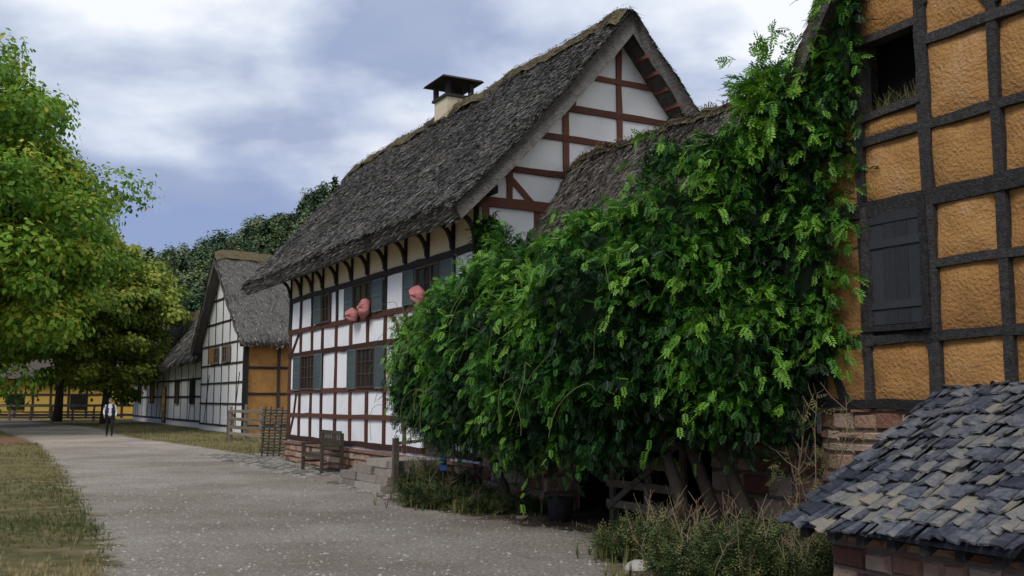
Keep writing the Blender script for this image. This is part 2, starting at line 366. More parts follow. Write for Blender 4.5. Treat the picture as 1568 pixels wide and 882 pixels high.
pillow(-6.35,-.17,3.72,.27,.15,.1); pillow(-5.55,-.17,3.82,.24,.2,-.35); pillow(-2.45,-.18,3.84,.28,.17,.25)

BR=empty('park_bench',FR@Matrix.Translation((-7.2,-.55,0)))
mb=MB(); L=.72
for x in (-L,L):
    mb.box(x-.035,x+.035,-.28,-.21,0,.62); mb.box(x-.035,x+.035,.2,.27,0,.92); mb.box(x-.04,x+.04,-.3,.24,.62,.67); mb.box(x-.02,x+.02,-.21,.2,.2,.25)
for k in range(5): y=-.28+k*.1; mb.box(-L+.03,L-.03,y,y+.08,.42,.445)
mb.box(-L+.03,L-.03,-.27,-.24,.34,.42)
mb.box(-L+.03,L-.03,.2,.24,.88,.97); mb.box(-L+.03,L-.03,.2,.24,.52,.58)
for k in range(12): x=-L+.1+k*(2*L-.2)/11; mb.box(x-.022,x+.022,.21,.23,.58,.88)
mb.obj('slatted_frame',['benchwood'],BR)
ST=empty('stone_steps',FR); mb=MB()
for x0,x1,y0,z0,z1 in [(-4.9,-3.7,-1.6,0,.06),(-4.3,-1.2,-1.4,0,.14),(-3.7,-1.2,-1.3,.14,.29),(-3.1,-1.2,-1.25,.29,.44),(-2.5,-1.2,-1.2,.44,.58)]:
    x=x0
    while x<x1-.1:
        xb=min(x+U(.7,1.3),x1); j=U(-.04,.04)
        if x1-xb<.2: xb=x1
        mb.add([(x+.003,y0+j,z0),(xb-.003,y0+j,z0),(xb-.003,-.14,z0),(x+.003,-.14,z0),(x+.01,y0+.02+j,z1-U(0,.012)),(xb-.01,y0+j+.02,z1-U(0,.012)),(xb-.005,-.14,z1),(x+.005,-.14,z1)],MB.HX)
        x=xb
mb.obj('treads',['greystone'],ST)
mb=MB(); mb.beam((-1.15,-1.15,0),(-1.15,-1.15,1.0),.1,(0,-1,0),.05,.05); mb.beam((-1.15,-1.15,.9),(-1.15,-.1,1.0),.06,(0,0,1),.03,.03); mb.obj('rail_post',['wood'],ST)

# ======================= GATEHOUSE / LINK WING =======================
G=empty('gatehouse_wing',FR); mb=MB()
mb.box(0.03,2.6,.05,.35,0,1.2,2); stones(mb,0.03,2.6,0,1.2,lambda a,d,z:(a,.05-d,z),.14,.3,.2,.6,0)
mb.box(0.03,8.15,.06,.3,2.35,3.5,1,.5); mb.box(0.03,2.6,.06,.3,1.2,2.35,1,.5)
mb.box(6.3,8.15,.05,.35,0,1.2,2); stones(mb,6.3,8.15,0,1.2,lambda a,d,z:(a,.05-d,z),.14,.3,.2,.6,0); mb.box(6.3,8.15,.06,.3,1.2,2.35,1,.5)
mb.box(2.35,2.85,-.35,.3,0,2.35,2); stones(mb,2.35,2.85,0,2.3,lambda a,d,z:(a,-.35-d,z),.2,.35,.2,.3,0); stones(mb,-.35,.3,0,2.3,lambda a,d,z:(2.85+d,a,z),.2,.35,.2,.4,0)
mb.box(0.03,8.15,3.6,3.8,0,3.6,3); mb.box(2.5,2.6,.35,3.6,0,2.35,3); mb.box(6.3,6.4,.35,3.6,0,2.35,3)
mb.obj('walls',['stone','white','mortar','black'],G)
mb=MB(); o=(0,-1,0)
for z in (1.25,2.42,3.2): 
    if z<2: mb.beam((0.05,.06,z),(2.3,.06,z),.16,o,.04); mb.beam((6.3,.06,z),(8.15,.06,z),.16,o,.04)
    else: mb.beam((0.05,.06,z),(8.15,.06,z),.18,o,.045)
for x in (.3,1.3,2.4,3.5,4.6,5.6,6.4,7.3,8.0): mb.beam((x,.06,2.45),(x,.06,3.5),.15,o,.035)
for x in (.3,1.3,2.3,6.4,7.3,8.0): mb.beam((x,.06,1.2),(x,.06,2.45),.15,o,.035)
mb.obj('timbers',['tblack'],G)
mb=MB()
for z in (.25,.52,.8,1.08): mb.box(4.55,6.2,-.36,-.31,z,z+.1)
for x in (4.55,5.35,6.1): mb.box(x,x+.1,-.31,-.26,.08,1.3)
mb.beam((4.6,-.37,.25),(6.15,-.37,1.15),.09,(0,-1,0),.01,.01)
mb.obj('field_gate',['wood'],G)
thatch('thatched_roof',G,0.06,0.06,8.5,8.5,-.15,1.95,4.05,3.0,6.3,.36,mats='thatchbrown',ns=60000,rw=.16,sl=.12,sw=.02)

# ======================= RIGHT BARN =======================
B=empty('ochre_timber_barn',FR)
mb=MB(); mb.box(8.2,15.2,.0,.4,0,1.6,1); stones(mb,8.2,15.2,0,1.62,lambda a,d,z:(a,-d,z),.1,.22,.15,.42,0)
stones(mb,0,2.5,0,1.62,lambda a,d,z:(8.2-d,a,z)); mb.box(8.2,8.5,.4,7,0,1.6,1); mb.box(15,15.2,.4,7,0,5.2,1)
mb.box(8.2,15.2,6.8,7,0,5.2,1)
mb.obj('stone_base',['stone','mortar'],B)
mb=MB()
xs=[8.22,8.9,9.72,10.5,11.3,12.1,12.9,13.7,14.5,15.2]; zs=[1.66,2.31,3.0,3.68,4.4,5.23,6.1,7.0,8.2,9.6,11]
def rl(x): return 5.0+1.7*min(x-8.15,15.25-x)
def panel(mb,x0,x1,z0,z1):
    nx=10;nz=10;vs=[];fs=[]
    for i in range(nx+1):
        for k in range(nz+1):
            x=x0+(x1-x0)*i/nx; z=z0+(z1-z0)*k/nz; z=min(z,rl(x)+.2)
            e=min(i,nx-i,k,nz-k); d=[-.02,.005,.024,.033,.036,.036][min(e,5)]+.03*noise.noise(Vector((x*2.5,z*2.5,2)))+.012*noise.noise(Vector((x*8,z*8,2)))
            vs.append((x,-d,z))
    for i in range(nx):
        for k in range(nz): a=i*(nz+1)+k; fs.append((a,a+nz+1,a+nz+2,a+1))
    mb.add(vs,fs,0)
for i in range(len(xs)-1):
    for k in range(len(zs)-1):
        if i==1 and k in(1,2,4,5): continue
        if min(rl(xs[i]),rl(xs[i+1]))+.3<zs[k]: continue
        panel(mb,xs[i],xs[i+1],zs[k],zs[k+1])
panel(mb,8.9,9.72,4.4,4.64); panel(mb,8.9,9.72,5.5,6.1)
mb.obj('roughcast_panels',['orange'],B,smooth=True)
mb=MB(); mb.box(8.2,8.22,0.02,6.8,1.6,5.0,0,.5); mb.obj('side_wall',['orange'],B)
mb=MB(); mb.box(8.85,9.75,.35,.4,2.2,5.8,0); mb.obj('loft_interior',['black'],B)
mb=MB(); o=(0,-1,0)
for i,x in enumerate(xs):
    w=[.15,.11,.15,.11,.14,.13,.13,.13,.13,.16][i]; zt=min(rl(x)+.05,11)
    mb.beam((x+.05*(i==0),0,1.7),(x+U(-.03,.02),0,zt),w,o,.05,.12,jit=.14,seg=.3)
for k,z in enumerate(zs[:-1]):
    w=[.1,.1,.1,.17,.11,.12,.12,.12,.12,.12][k]
    xa=8.2 if z<5.0 else 8.15+(z-5.0)/1.7; xb=15.2 if z<5.0 else 15.25-(z-5.0)/1.7
    if xb-xa<.3: continue
    if k in(2,5): 
        mb.beam((9.72,0,z+.02),(xb,0,z),w,o,.055,.12,jit=.16,seg=.3)
        if k==5: mb.beam((xa,0,z),(8.9,0,z),w,o,.055,.12,jit=.1)
    else: mb.beam((xa,0,z),(xb,0,z+U(-.03,.03)),w,o,.06,.12,jit=.16,seg=.3)
mb.beam((8.1,0,3.0),(8.55,0,1.7),.11,o,.04,.1,jit=.15)
mb.beam((8.95,0,2.25),(8.95,0,3.7),.1,o,.065,.1); mb.beam((9.66,0,2.25),(9.66,0,3.7),.1,o,.065,.1)
mb.beam((8.9,-.02,2.42),(9.72,-.02,2.42),.07,o,.09,.1)
mb.beam((8.92,-.0,4.64),(9.7,0,4.68),.09,o,.08,.1); mb.beam((8.8,0,5.48),(9.75,0,5.5),.1,o,.06,.1)
mb.beam((9.75,0,5.6),(9.4,0,6.4),.13,o,.045,.1,bow=.1)
mb.beam((10.2,0,6.1),(10.55,0,5.35),.13,o,.045,.1,bow=.12)
mb.obj('timbers',['tweather'],B)
mb=MB()
for k in range(4): x=9.0+k*.155; mb.box(x,x+.15,-.035-U(0,.008),.02,2.46,3.5)
mb.box(8.99,9.63,-.055,-.045,2.62,2.7); mb.box(8.99,9.63,-.055,-.045,3.25,3.33); mb.box(8.95,9.68,-.05,.02,3.5,3.6)
mb.box(8.98,9.64,.02,.05,2.3,3.65)
mb.obj('board_shutter',['darkwood'],B)
thatch('thatched_roof',B,-.42,-.42,7.4,7.4,8.1,11.7,15.3,4.75,11.2,.42,xf=lambda a,b,z:(b,a,z),mats='thatchbrown',ns=26000,sl=.16,sw=.014)
N=160; P=np.stack([rng.uniform(8.95,9.65,N),rng.uniform(-.02,.2,N),rng.uniform(4.66,4.74,N)],1); Dv=rng.normal(0,.5,(N,3))+[0,-.2,.6]
scatter('loft_hay',[(0,-.5,0),(1,-.2,.0),(1,.2,0),(0,.5,0)],[(0,1,2,3)],P,rots(Dv,np.tile([.1,1.,.1],(N,1))),np.stack([rng.uniform(.1,.25,N),np.full(N,.006),np.ones(N)],1),rng.random(N)*.5,'grass',B)

# slate lean-to
SH=empty('slate_roofed_lean_to',FR)
mb=MB(); stones(mb,9.95,11.7,0,.62,lambda a,d,z:(a,-1.72-d,z),.12,.2,.18,.4,0); mb.box(9.95,11.7,-1.72,-1.5,0,.62,1)
mb.box(9.95,10.15,-1.5,0,0,.62,1); mb.box(11.5,11.7,-1.5,0,0,.7,1)
stones(mb,-1.7,0,0,.62,lambda a,d,z:(9.95-d,a,z),.12,.2,.18,.4,0)
mb.add([(9.97,-1.7,.62),(9.97,-.05,.62),(9.97,-.05,1.62),(10.1,-1.7,.62),(10.1,-.05,.62),(10.1,-.05,1.62)],[(0,2,1),(3,4,5),(0,3,5,2)],2)
mb.beam((9.85,-1.78,.66),(11.8,-1.78,.66),.13,(0,-1,0),.06,.08,mi=2)
for x in np.arange(9.9,11.9,.3): mb.beam((x,-2.0,.64),(x,0,1.69),.09,(0,0,1),.0,.08,mi=2,jit=.03)
mb.obj('stone_walls',['stone','mortar','tweather'],SH)
mb=MB(); A0=Vector((0,-2.05,.68)); B0=Vector((0,.0,1.80)); dr=(B0-A0).normalized(); nn=Vector((0,-dr.z,dr.y)); LL=(B0-A0).length
mb.add([(9.8,A0.y,A0.z),(11.85,A0.y,A0.z),(11.85,B0.y,B0.z),(9.8,B0.y,B0.z),(9.8,A0.y,A0.z-.03),(11.85,A0.y,A0.z-.03),(11.85,B0.y,B0.z-.03),(9.8,B0.y,B0.z-.03)],MB.HX,0,.0)
rows=13
for r in range(rows+1):
    v=r*LL/rows-.06; x=9.72+(r%2)*.04+U(-.02,.02)
    while x<11.9:
        w=U(.06,.115); l_=LL/rows*U(1.5,2.0); lift=.05+U(0,.03); tw=U(-.12,.12)-.06; v0=v+U(-.04,.04)
        def pt(xx,vv,h): p=A0+dr*vv+nn*h; return (xx,p.y,p.z+.03*math.sin(xx*2.3+vv))
        if v0+l_>LL+.05: l_=LL+.05-v0
        sk=tw*l_; h2=.008; hs=U(-.022,.022); wi=w*U(.0,.2)
        vs=[pt(x+wi,v0,lift-.018+hs),pt(x+w,v0+.004,lift-.018-hs),pt(x+w+sk,v0+l_,h2-.005),pt(x+sk,v0+l_,h2-.005),pt(x+.004+wi,v0,lift+hs),pt(x+w-.006,v0+U(-.02,.02),lift-hs),pt(x+w+sk,v0+l_,h2+.008),pt(x+sk,v0+l_,h2+.008)]
        mb.add(vs,MB.HX,0,min(1,max(0,.42+.55*noise.noise(Vector((x*2.2,v*2.2,1)))+U(-.25,.25)+(U(.2,.6) if random.random()<.1 else 0)))); x+=w+.003
mb.obj('slate_roof',['slate'],SH)

# ======================= B2 =======================
B2=empty('thatched_gable_house',FR); mb=MB(); yy=4.2
mb.add([(-44.2,yy,0),(-34,yy,0),(-34,yy,4.7),(-39.1,yy,9.2),(-44.2,yy,4.7)],[(0,1,2,3,4)],0,.8)
mb.add([(-34,yy,0),(-34,yy+14,0),(-34,yy+14,4.7),(-34,yy,4.7)],[(0,1,2,3)],1,.3)
mb.add([(-44.2,yy,0),(-44.2,yy+14,0),(-44.2,yy+14,4.7),(-44.2,yy,4.7)],[(3,2,1,0)],0,.5)
mb.add([(-44.2,yy+14,0),(-34,yy+14,0),(-34,yy+14,4.7),(-39.1,yy+14,9.2),(-44.2,yy+14,4.7)],[(4,3,2,1,0)],0,.8)
mb.obj('walls',['white','orange'],B2)
mb=MB(); o=(0,-1,0)
for z in (.35,1.5,2.6,3.6,4.7,5.9,7.2):
    h=5.1 if z<4.75 else 5.1*(9.2-z)/4.5
    mb.beam((-39.1-h,yy,z),(-39.1+h,yy,z),.11,o,.04)
for x in np.arange(-44.1,-33.9,1.7):
    zt=9.1-abs(x+39.1)*.88; mb.beam((x,yy,.3),(x,yy,zt),.11,o,.03)
mb.beam((-34.1,yy,0),(-34.1,yy,4.7),.26,o,.06); mb.beam((-43,yy,.4),(-42,yy,3.1),.11,o,.025); mb.beam((-35,yy,3.1),(-36,yy,.4),.11,o,.025)
for z in (.4,2.0,3.3,4.6): mb.beam((-34,yy,z),(-34,yy+13.8,z),.14,(1,0,0),.05)
for y in np.arange(yy+.1,yy+14,1.6): mb.beam((-34,y,0),(-34,y,4.7),.16,(1,0,0),.06)
mb.obj('timbers',['tblack'],B2)
mb=MB(); 
for x in (-40.6,-38.6): window(mb,x,x+.9,3.75,4.5,lambda a,d,z:(a,yy-.05-d,z),2,2,.09,0,1)
mb.box(-41.8,-40.7,yy-.12,yy-.05,3.7,4.6,2); mb.box(-37.6,-36.9,yy-.12,yy-.05,3.7,4.6,1)
mb.obj('windows',['glass','wood','orange'],B2)
thatch('thatched_roof',B2,yy-.45,yy-.6,yy+14.5,yy+14.5,-45.1,-39.1,-33.1,4.3,9.8,.5,xf=lambda a,b,z:(b,a,z),mats='thatch',ns=30000,sl=.22,sw=.045)
# ======================= B3 =======================
B3=empty('long_thatched_farmhouse',FR); mb=MB(); yy=4.7
mb.box(-73,-46,yy,9.4,0,4.3,0,.8)
for x in(-73,-46): mb.add([(x,yy,4.3),(x,9.4,4.3),(x,7.05,7.9)],[(0,1,2)],0,.7)
mb.obj('walls',['white'],B3); mb=MB()
for z in (.4,1.9,3.0,4.1): mb.beam((-73,yy,z),(-46,yy,z),.13,o,.04)
for x in np.arange(-73,-45.9,2.25): mb.beam((x,yy,.3),(x,yy,4.2),.13,o,.02)
for x in (-72,-66,-60.5,-50): mb.beam((x,yy,.4),(x+1.1,yy,3.3),.12,o,.02)
mb.obj('timbers',['tblack'],B3); mb=MB()
for x in (-70.3,-64.3,-54.5,-49.5): window(mb,x,x+1.2,1.55,2.9,lambda a,d,z:(a,yy-.05-d,z),2,2,.1,0,1)
mb.box(-59.2,-58,yy-.1,yy,.1,2.6,0,.1)
for x in (-62.5,-67.5): mb.box(x,x+.9,yy-.1,yy-.05,2.5,3.2,0)
mb.obj('windows_and_door',['glass','tblack'],B3)
thatch('thatched_roof',B3,-45.4,-45.4,-74.2,-75,4.2,7.05,9.9,3.95,8.4,.45,ns=16000,sl=.35,sw=.07,sag=-.1)
mb=MB(); mb.box(-53.5,-52.5,6.6,7.5,8,9.2,0,.2); mb.box(-53.7,-52.3,6.4,7.7,9.2,9.35,1); mb.obj('chimney',['cream','tblack'],B3)
# ======================= yellow barn far left =======================
YB=empty('yellow_timber_barn'); mb=MB()
mb.box(-66,-36,96,104,0,3.9,0,.5); mb.obj('walls',['yellow'],YB); mb=MB()
for z in (.3,1.2,2.2,3.7): mb.beam((-66,96,z),(-36,96,z),.2,(0,-1,0),.05)
for x in np.arange(-66,-35.9,1.7): mb.beam((x,96,0),(x,96,3.9),.2,(0,-1,0),.06)
mb.obj('timbers',['tblack'],YB); mb=MB()
for x in (-60,-54,-48,-42): mb.box(x,x+1.6,95.9,96,.8,2.2,0)
mb.obj('windows',['black'],YB); mb=MB()
mb.add([(-67,95,3.7),(-35,95,3.7),(-35,105,3.7),(-67,105,3.7),(-66,100,7.4),(-36,100,7.4)],[(0,1,5,4),(2,3,4,5),(1,2,5),(3,0,4),(3,2,1,0)],0)
mb.obj('roof',['thatchbrown'],YB)

# ======================= GROUND =======================
yL=[-30,3,7,10,12.4,18,24.7,30.4,39.3,55.7,70,100]; xL=[-1.5,-2.5,-3.2,-3.9,-4.9,-7.6,-10.9,-13.8,-18.3,-28.2,-38,-62]
yR=[-30,10,11.3,13.0,14,16.4,20,25,29,32.3,37.7,46,62,70,100]; xR=[1.2,1.0,1.1,1.2,.1,-1.7,-3.0,-5.4,-7.3,-8.6,-11.9,-17.3,-25.5,-31,-54]
def pathd(x,y): return np.minimum(x-np.interp(y,yL,xL), np.interp(y,yR,xR)-x)
def locs(x,y):
    dx=x+.58;dy=y-18.2; return .482*dx-.876*dy, .876*dx+.482*dy
gx=np.unique(np.concatenate([np.linspace(-400,-45,30),np.linspace(-45,-20,100),np.linspace(-20,6,140),np.linspace(6,400,40)]))
gy=np.unique(np.concatenate([np.linspace(-100,8,20),np.linspace(8,50,220),np.linspace(50,80,70),np.linspace(80,500,40)]))
X,Y=np.meshgrid(gx,gy); nx,ny=len(gx),len(gy)
V=np.stack([X.ravel(),Y.ravel(),np.zeros(nx*ny)],1)
ii=np.arange(nx-1)[None]+np.arange(ny-1)[:,None]*nx
F=np.stack([ii,ii+1,ii+nx+1,ii+nx],-1).reshape(-1,4)
pd=pathd(V[:,0],V[:,1]); e_,s_=locs(V[:,0],V[:,1])
V[:,2]=np.clip(-pd,0,1)*.03*(V[:,1]>9)*(s_<-2)
mask=np.clip(pd/1.2+.5,0,1)
soil=((e_>-1)&(s_>-6)&(V[:,1]<24)).astype(float)
red=np.exp(-(((V[:,0]+21.5)/3.)**2+((V[:,1]-42)/5.)**2))*1.6
g=fastmesh('ground',V,F,mask,'soil'); me=g.data
for nm,a in (('soilm',soil),('redm',np.clip(red,0,1))):
    at=me.attributes.new(nm,'FLOAT','POINT'); at.data.foreach_set('value',a.astype(np.float32))
m,n,l,b=newmat('ground_surface'); tc=n.new('ShaderNodeTexCoord')
def nz(sc,d=8,r=.6):
    q=n.new('ShaderNodeTexNoise'); q.inputs['Scale'].default_value=sc;q.inputs['Detail'].default_value=d;q.inputs['Roughness'].default_value=r;l.new(tc.outputs['Object'],q.inputs['Vector']);return q
def attr(nm): q=n.new('ShaderNodeAttribute');q.attribute_name=nm;return q
def math_(op,a,b_):
    q=n.new('ShaderNodeMath');q.operation=op
    for i,v in enumerate((a,b_)):
        if isinstance(v,(int,float)): q.inputs[i].default_value=v
        else: l.new(v,q.inputs[i])
    return q.outputs[0]
def mixc(f,a,b_,t='MIX'):
    q=n.new('ShaderNodeMix');q.data_type='RGBA';q.blend_type=t
    if isinstance(f,(int,float)): q.inputs[0].default_value=f
    else: l.new(f,q.inputs[0])
    l.new(a,q.inputs[6]); l.new(b_,q.inputs[7]); return q.outputs[2]
big=nz(.3,4); med=nz(2.2,6); fine=nz(20,6,.85)
gr=ramp(n,[(.36,(.18,.155,.125)),(.46,(.33,.295,.25)),(.55,(.44,.40,.345)),(.66,(.62,.575,.50))]); l.new(fine.outputs['Fac'],gr.inputs[0])
gr2=ramp(n,[(.38,(.72,.68,.63)),(.62,(1.08,1.06,1.03))]); l.new(big.outputs['Fac'],gr2.inputs[0])
gravel=mixc(1,gr.outputs[0],gr2.outputs[0],'MULTIPLY')
gm=ramp(n,[(.3,(.08,.085,.03)),(.48,(.16,.14,.06)),(.62,(.25,.2,.1)),(.75,(.2,.15,.09))]); l.new(med.outputs['Fac'],gm.inputs[0])
so=ramp(n,[(.3,(.05,.04,.028)),(.7,(.18,.145,.10))]); l.new(med.outputs['Fac'],so.inputs[0])
re=ramp(n,[(.3,(.16,.085,.05)),(.7,(.26,.15,.095))]); l.new(med.outputs['Fac'],re.inputs[0])
off=mixc(attr('soilm').outputs['Fac'],gm.outputs[0],so.outputs[0]); off=mixc(attr('redm').outputs['Fac'],off,re.outputs[0])
mk=math_('ADD',attr('tint').outputs['Fac'],math_('MULTIPLY',math_('SUBTRACT',med.outputs['Fac'],.5),1.3))
mr=ramp(n,[(.38,(0,0,0)),(.6,(1,1,1))]); l.new(mk,mr.inputs[0])
l.new(mixc(mr.outputs[0],off,gravel),b.inputs['Base Color']); b.inputs['Roughness'].default_value=1; b.inputs['Specular IOR Level'].default_value=.1
bp=n.new('ShaderNodeBump'); bp.inputs['Strength'].default_value=1; bp.inputs['Distance'].default_value=.045
l.new(math_('ADD',fine.outputs['Fac'],math_('MULTIPLY',med.outputs['Fac'],1.5)),bp.inputs['Height']); l.new(bp.outputs[0],b.inputs['Normal'])
me.materials.clear(); me.materials.append(m)
N=34000; y=10*np.exp(rng.random(N)*1.4)-1.5; x=rng.uniform(-20,3,N); ok=pathd(x,y)>-.3; x=x[ok];y=y[ok];N=len(x)
ico=[(1,0,0),(-.9,.1,0),(0,1,0),(.1,-1,0),(0,0,.6)]; icf=[(0,2,4),(2,1,4),(1,3,4),(3,0,4)]
fw=nrm(np.stack([rng.normal(size=N),rng.normal(size=N),np.zeros(N)],1))
scatter('gravel_stones',ico,icf,np.stack([x,y,np.zeros(N)],1),rots(fw,np.tile([0,0,1.],(N,1))),np.minimum(rng.gamma(2,.005,N)+.005,.028),rng.random(N)**1.5,'pebble')
C=MB(); 
e=-16.
while e<-.2:
    s=-1.5+.25*noise.noise(Vector((e,0,0)))
    while s<(-.12 if e>-12 else 1.5):
        w=.17;r=[(e+U(-.015,.015)+dx*w*.46,s+U(-.015,.015)+dy*w*.46) for dx,dy in((-1,-1),(1,-1),(1,1),(-1,1))]
        h=U(.012,.03); c=(sum(p[0] for p in r)/4,sum(p[1] for p in r)/4)
        if random.random()<.94: C.add([(p[0],p[1],-.02) for p in r]+[(c[0]+(p[0]-c[0])*.75,c[1]+(p[1]-c[1])*.75,h) for p in r],[(4,5,6,7),(0,1,5,4),(1,2,6,5),(2,3,7,6),(3,0,4,7)])
        s+=.18
    e+=.18
C.obj('cobblestone_paving',['cobble'],mw=FR)
def tuft(nb=6):
    v=[];f=[]
    for i in range(nb):
        a=U(0,6.28);r=U(0,.05);b_=len(v);h=U(.5,1);lean=U(.1,.5);d=(math.cos(a),math.sin(a));w=.035
        v+= [(d[0]*r-d[1]*w,d[1]*r+d[0]*w,0),(d[0]*r+d[1]*w,d[1]*r-d[0]*w,0),(d[0]*(r+lean),d[1]*(r+lean),h)]; f.append((b_,b_+1,b_+2))
    return v,f
TU=tuft(8)
N=150000; y=10.*np.exp(rng.random(N)*2.0)-2; x=rng.uniform(-1,1,N)*(y*.62)-.0
pd=pathd(x,y); e_,s_=locs(x,y)
dens=np.array([.5+.9*noise.noise(Vector((a*.5,b_*.5,0))) for a,b_ in zip(x,y)])
redm=np.exp(-(((x+21.5)/2.6)**2+((y-42)/4.5)**2))
okL=(pd<-.05+.25*(rng.random(N)-.5))&(x<np.interp(y,yL,xL)+.2)&(redm<.4)
okR=(pd<-.05)&(s_>-3)&(s_<4)&(e_<-15.5)&(e_>-80)
okS=(pd<0.1)&(y>9)&(e_>0)&(s_<-.4)&(s_>-3.5)&(rng.random(N)<.06)
ok=(okL|okR|okS)&((rng.random(N)<np.clip(dens+.15,0.06,1))); x=x[ok];y=y[ok];N=len(x)
sc=rng.uniform(.05,.15,N)*(1+ (y>30)*.3)
nzv=np.array([.42+.9*noise.noise(Vector((a*.25,b_*.25,7)))+.3*noise.noise(Vector((a*1.5,b_*1.5,7))) for a,b_ in zip(x,y)])
fw=nrm(np.stack([rng.normal(size=N),rng.normal(size=N),np.zeros(N)],1))
scatter('dry_grass',TU[0],TU[1],np.stack([x,y,np.zeros(N)],1),rots(fw,np.stack([rng.normal(0,.2,N),rng.normal(0,.2,N),np.ones(N)],1)),np.stack([sc*.8,sc*.8,sc],1),nzv+rng.normal(0,.2,N),'grass')

# ======================= WISTERIA =======================
WI=empty('wisteria_vine',FR)
EL=[(.95,-1.25,2.2,1.2,.7,.95),(1.9,-1.3,2.4,1.2,.85,1.15),(3.3,-1.3,2.5,1.4,.95,1.35),(4.8,-1.3,2.5,1.4,1.0,1.4),(6.1,-1.3,2.6,1.25,.95,1.4),(7.0,-1.0,2.9,.95,.75,1.45),
(7.65,-.6,3.9,.5,.4,1.0),(8.2,-.45,4.75,.32,.25,.6),(8.62,-.2,4.8,.24,.12,.5),(8.85,-.22,5.35,.2,.1,.45),(9.05,-.24,5.95,.18,.1,.35),(7.6,-.7,2.2,.6,.5,.85),(2.4,-.5,3.2,1.3,.6,.42),(4.6,-.3,3.5,1.6,.7,.42),(6.4,-.1,3.85,1.1,.7,.42),(.2,.15,4.5,.3,.3,.65),(1.1,-.1,3.6,.8,.5,.6),(8.25,-.3,3.3,.4,.22,1.4),(7.3,.2,4.4,.6,.45,.4),(7.95,-.35,2.2,.5,.3,.8)]
E=np.array(EL)
def surf(n,E,lim=.8):
    area=E[:,3]*E[:,5]+E[:,4]*E[:,5]+E[:,3]*E[:,4]; idx=rng.choice(len(E),n,p=area/area.sum())
    d=nrm(rng.normal(size=(n,3))); c=E[idx,:3]; r=E[idx,3:]
    f=np.array([1+.34*noise.noise(Vector(a)*1.5)+.2*noise.noise(Vector(a)*3.5) for a in (c+d*r)])
    p=c+d*r*f[:,None]; nr=nrm(d/r)
    q=(((p[:,None,:]-E[None,:,:3])/E[None,:,3:])**2).sum(-1); q[np.arange(n),idx]=9
    ok=(q.min(1)>lim)&(nr[:,1]<.45)
    return p[ok],nr[ok]
p,nr=surf(21000,E)
n_=len(p); Dd=nr*.8+rng.normal(0,.55,(n_,3))+[-.1,-.15,.25]
cl=np.array([noise.noise(Vector(a)*1.6)+.6*noise.noise(Vector(a)*4) for a in p])
tint=.30+.26*nr[:,2]+.55*cl+rng.normal(0,.09,n_)  # upward-facing sprays lighter: pale new growth plus top shading put into colour
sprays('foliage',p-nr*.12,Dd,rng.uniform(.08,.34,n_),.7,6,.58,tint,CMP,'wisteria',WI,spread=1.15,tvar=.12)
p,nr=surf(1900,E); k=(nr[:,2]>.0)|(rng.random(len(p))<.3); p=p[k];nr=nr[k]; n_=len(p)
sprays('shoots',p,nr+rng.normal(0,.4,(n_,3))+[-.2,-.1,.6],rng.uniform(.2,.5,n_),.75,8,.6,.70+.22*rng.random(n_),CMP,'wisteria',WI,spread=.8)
n_=190; p=rng.normal(0,1,(n_,3))*[.13,.12,.22]+[8.15,-.5,5.0]
sprays('top_tuft',p,rng.normal(0,.5,(n_,3))+[-.5,-.2,.4],rng.uniform(.15,.4,n_),.5,7,.72,.75+.25*rng.random(n_),CMP,'wisteria',WI)
P=[]
for q in range(70): P.append((8.45+U(-.15,.35),-.14,U(2.1,5.8)))
P=np.array(P); n_=len(P); sprays('wall_sprigs',P,rng.normal(0,.4,(n_,3))+[.8,-.25,.1],rng.uniform(.15,.5,n_),.4,7,.65,.45+.3*rng.random(n_),CMP,'wisteria',WI)
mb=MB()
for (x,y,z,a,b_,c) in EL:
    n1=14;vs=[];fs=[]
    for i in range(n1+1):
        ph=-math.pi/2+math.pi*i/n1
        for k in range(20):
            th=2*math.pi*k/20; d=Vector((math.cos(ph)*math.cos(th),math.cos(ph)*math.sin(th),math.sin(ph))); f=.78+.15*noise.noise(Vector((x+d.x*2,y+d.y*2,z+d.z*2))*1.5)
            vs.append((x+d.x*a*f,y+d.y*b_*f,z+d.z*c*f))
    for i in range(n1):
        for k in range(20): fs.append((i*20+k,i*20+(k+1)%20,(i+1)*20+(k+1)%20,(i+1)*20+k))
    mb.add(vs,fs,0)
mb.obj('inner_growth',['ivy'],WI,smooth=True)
mb=MB()
for q in range(45):
    c=E[random.randrange(7)]; a=U(-2.6,-.4); x=c[0]+c[3]*math.cos(a)*.95; y=c[1]+c[4]*math.sin(a); z=c[2]+U(-.9,.9)
    pts=[];L=U(.2,.7);dx=U(-.5,.5);ph=U(0,6)
    for k in range(9):
        u=k/8; pts.append((x+dx*u+.06*math.sin(ph+u*6),y-.15-.25*u+.05*math.cos(ph+u*5),z+.15*math.sin(u*3)-L*u*u))
    mb.tube(pts,[.004]*9,4,0)
mb.obj('tendrils',['stem'],WI)
mb=MB()
for e0,s0 in [(6.9,-.5),(7.3,-.35),(2.2,-.7),(6.6,-.7)]:
    pts=[(e0+.12*math.sin(k*.8+e0),s0-.05*k+.08*math.cos(k),k*.35) for k in range(8)]
    mb.tube(pts,[.09-.006*k for k in range(8)],8,0)
mb.obj('trunks',['bark'],WI,smooth=True)

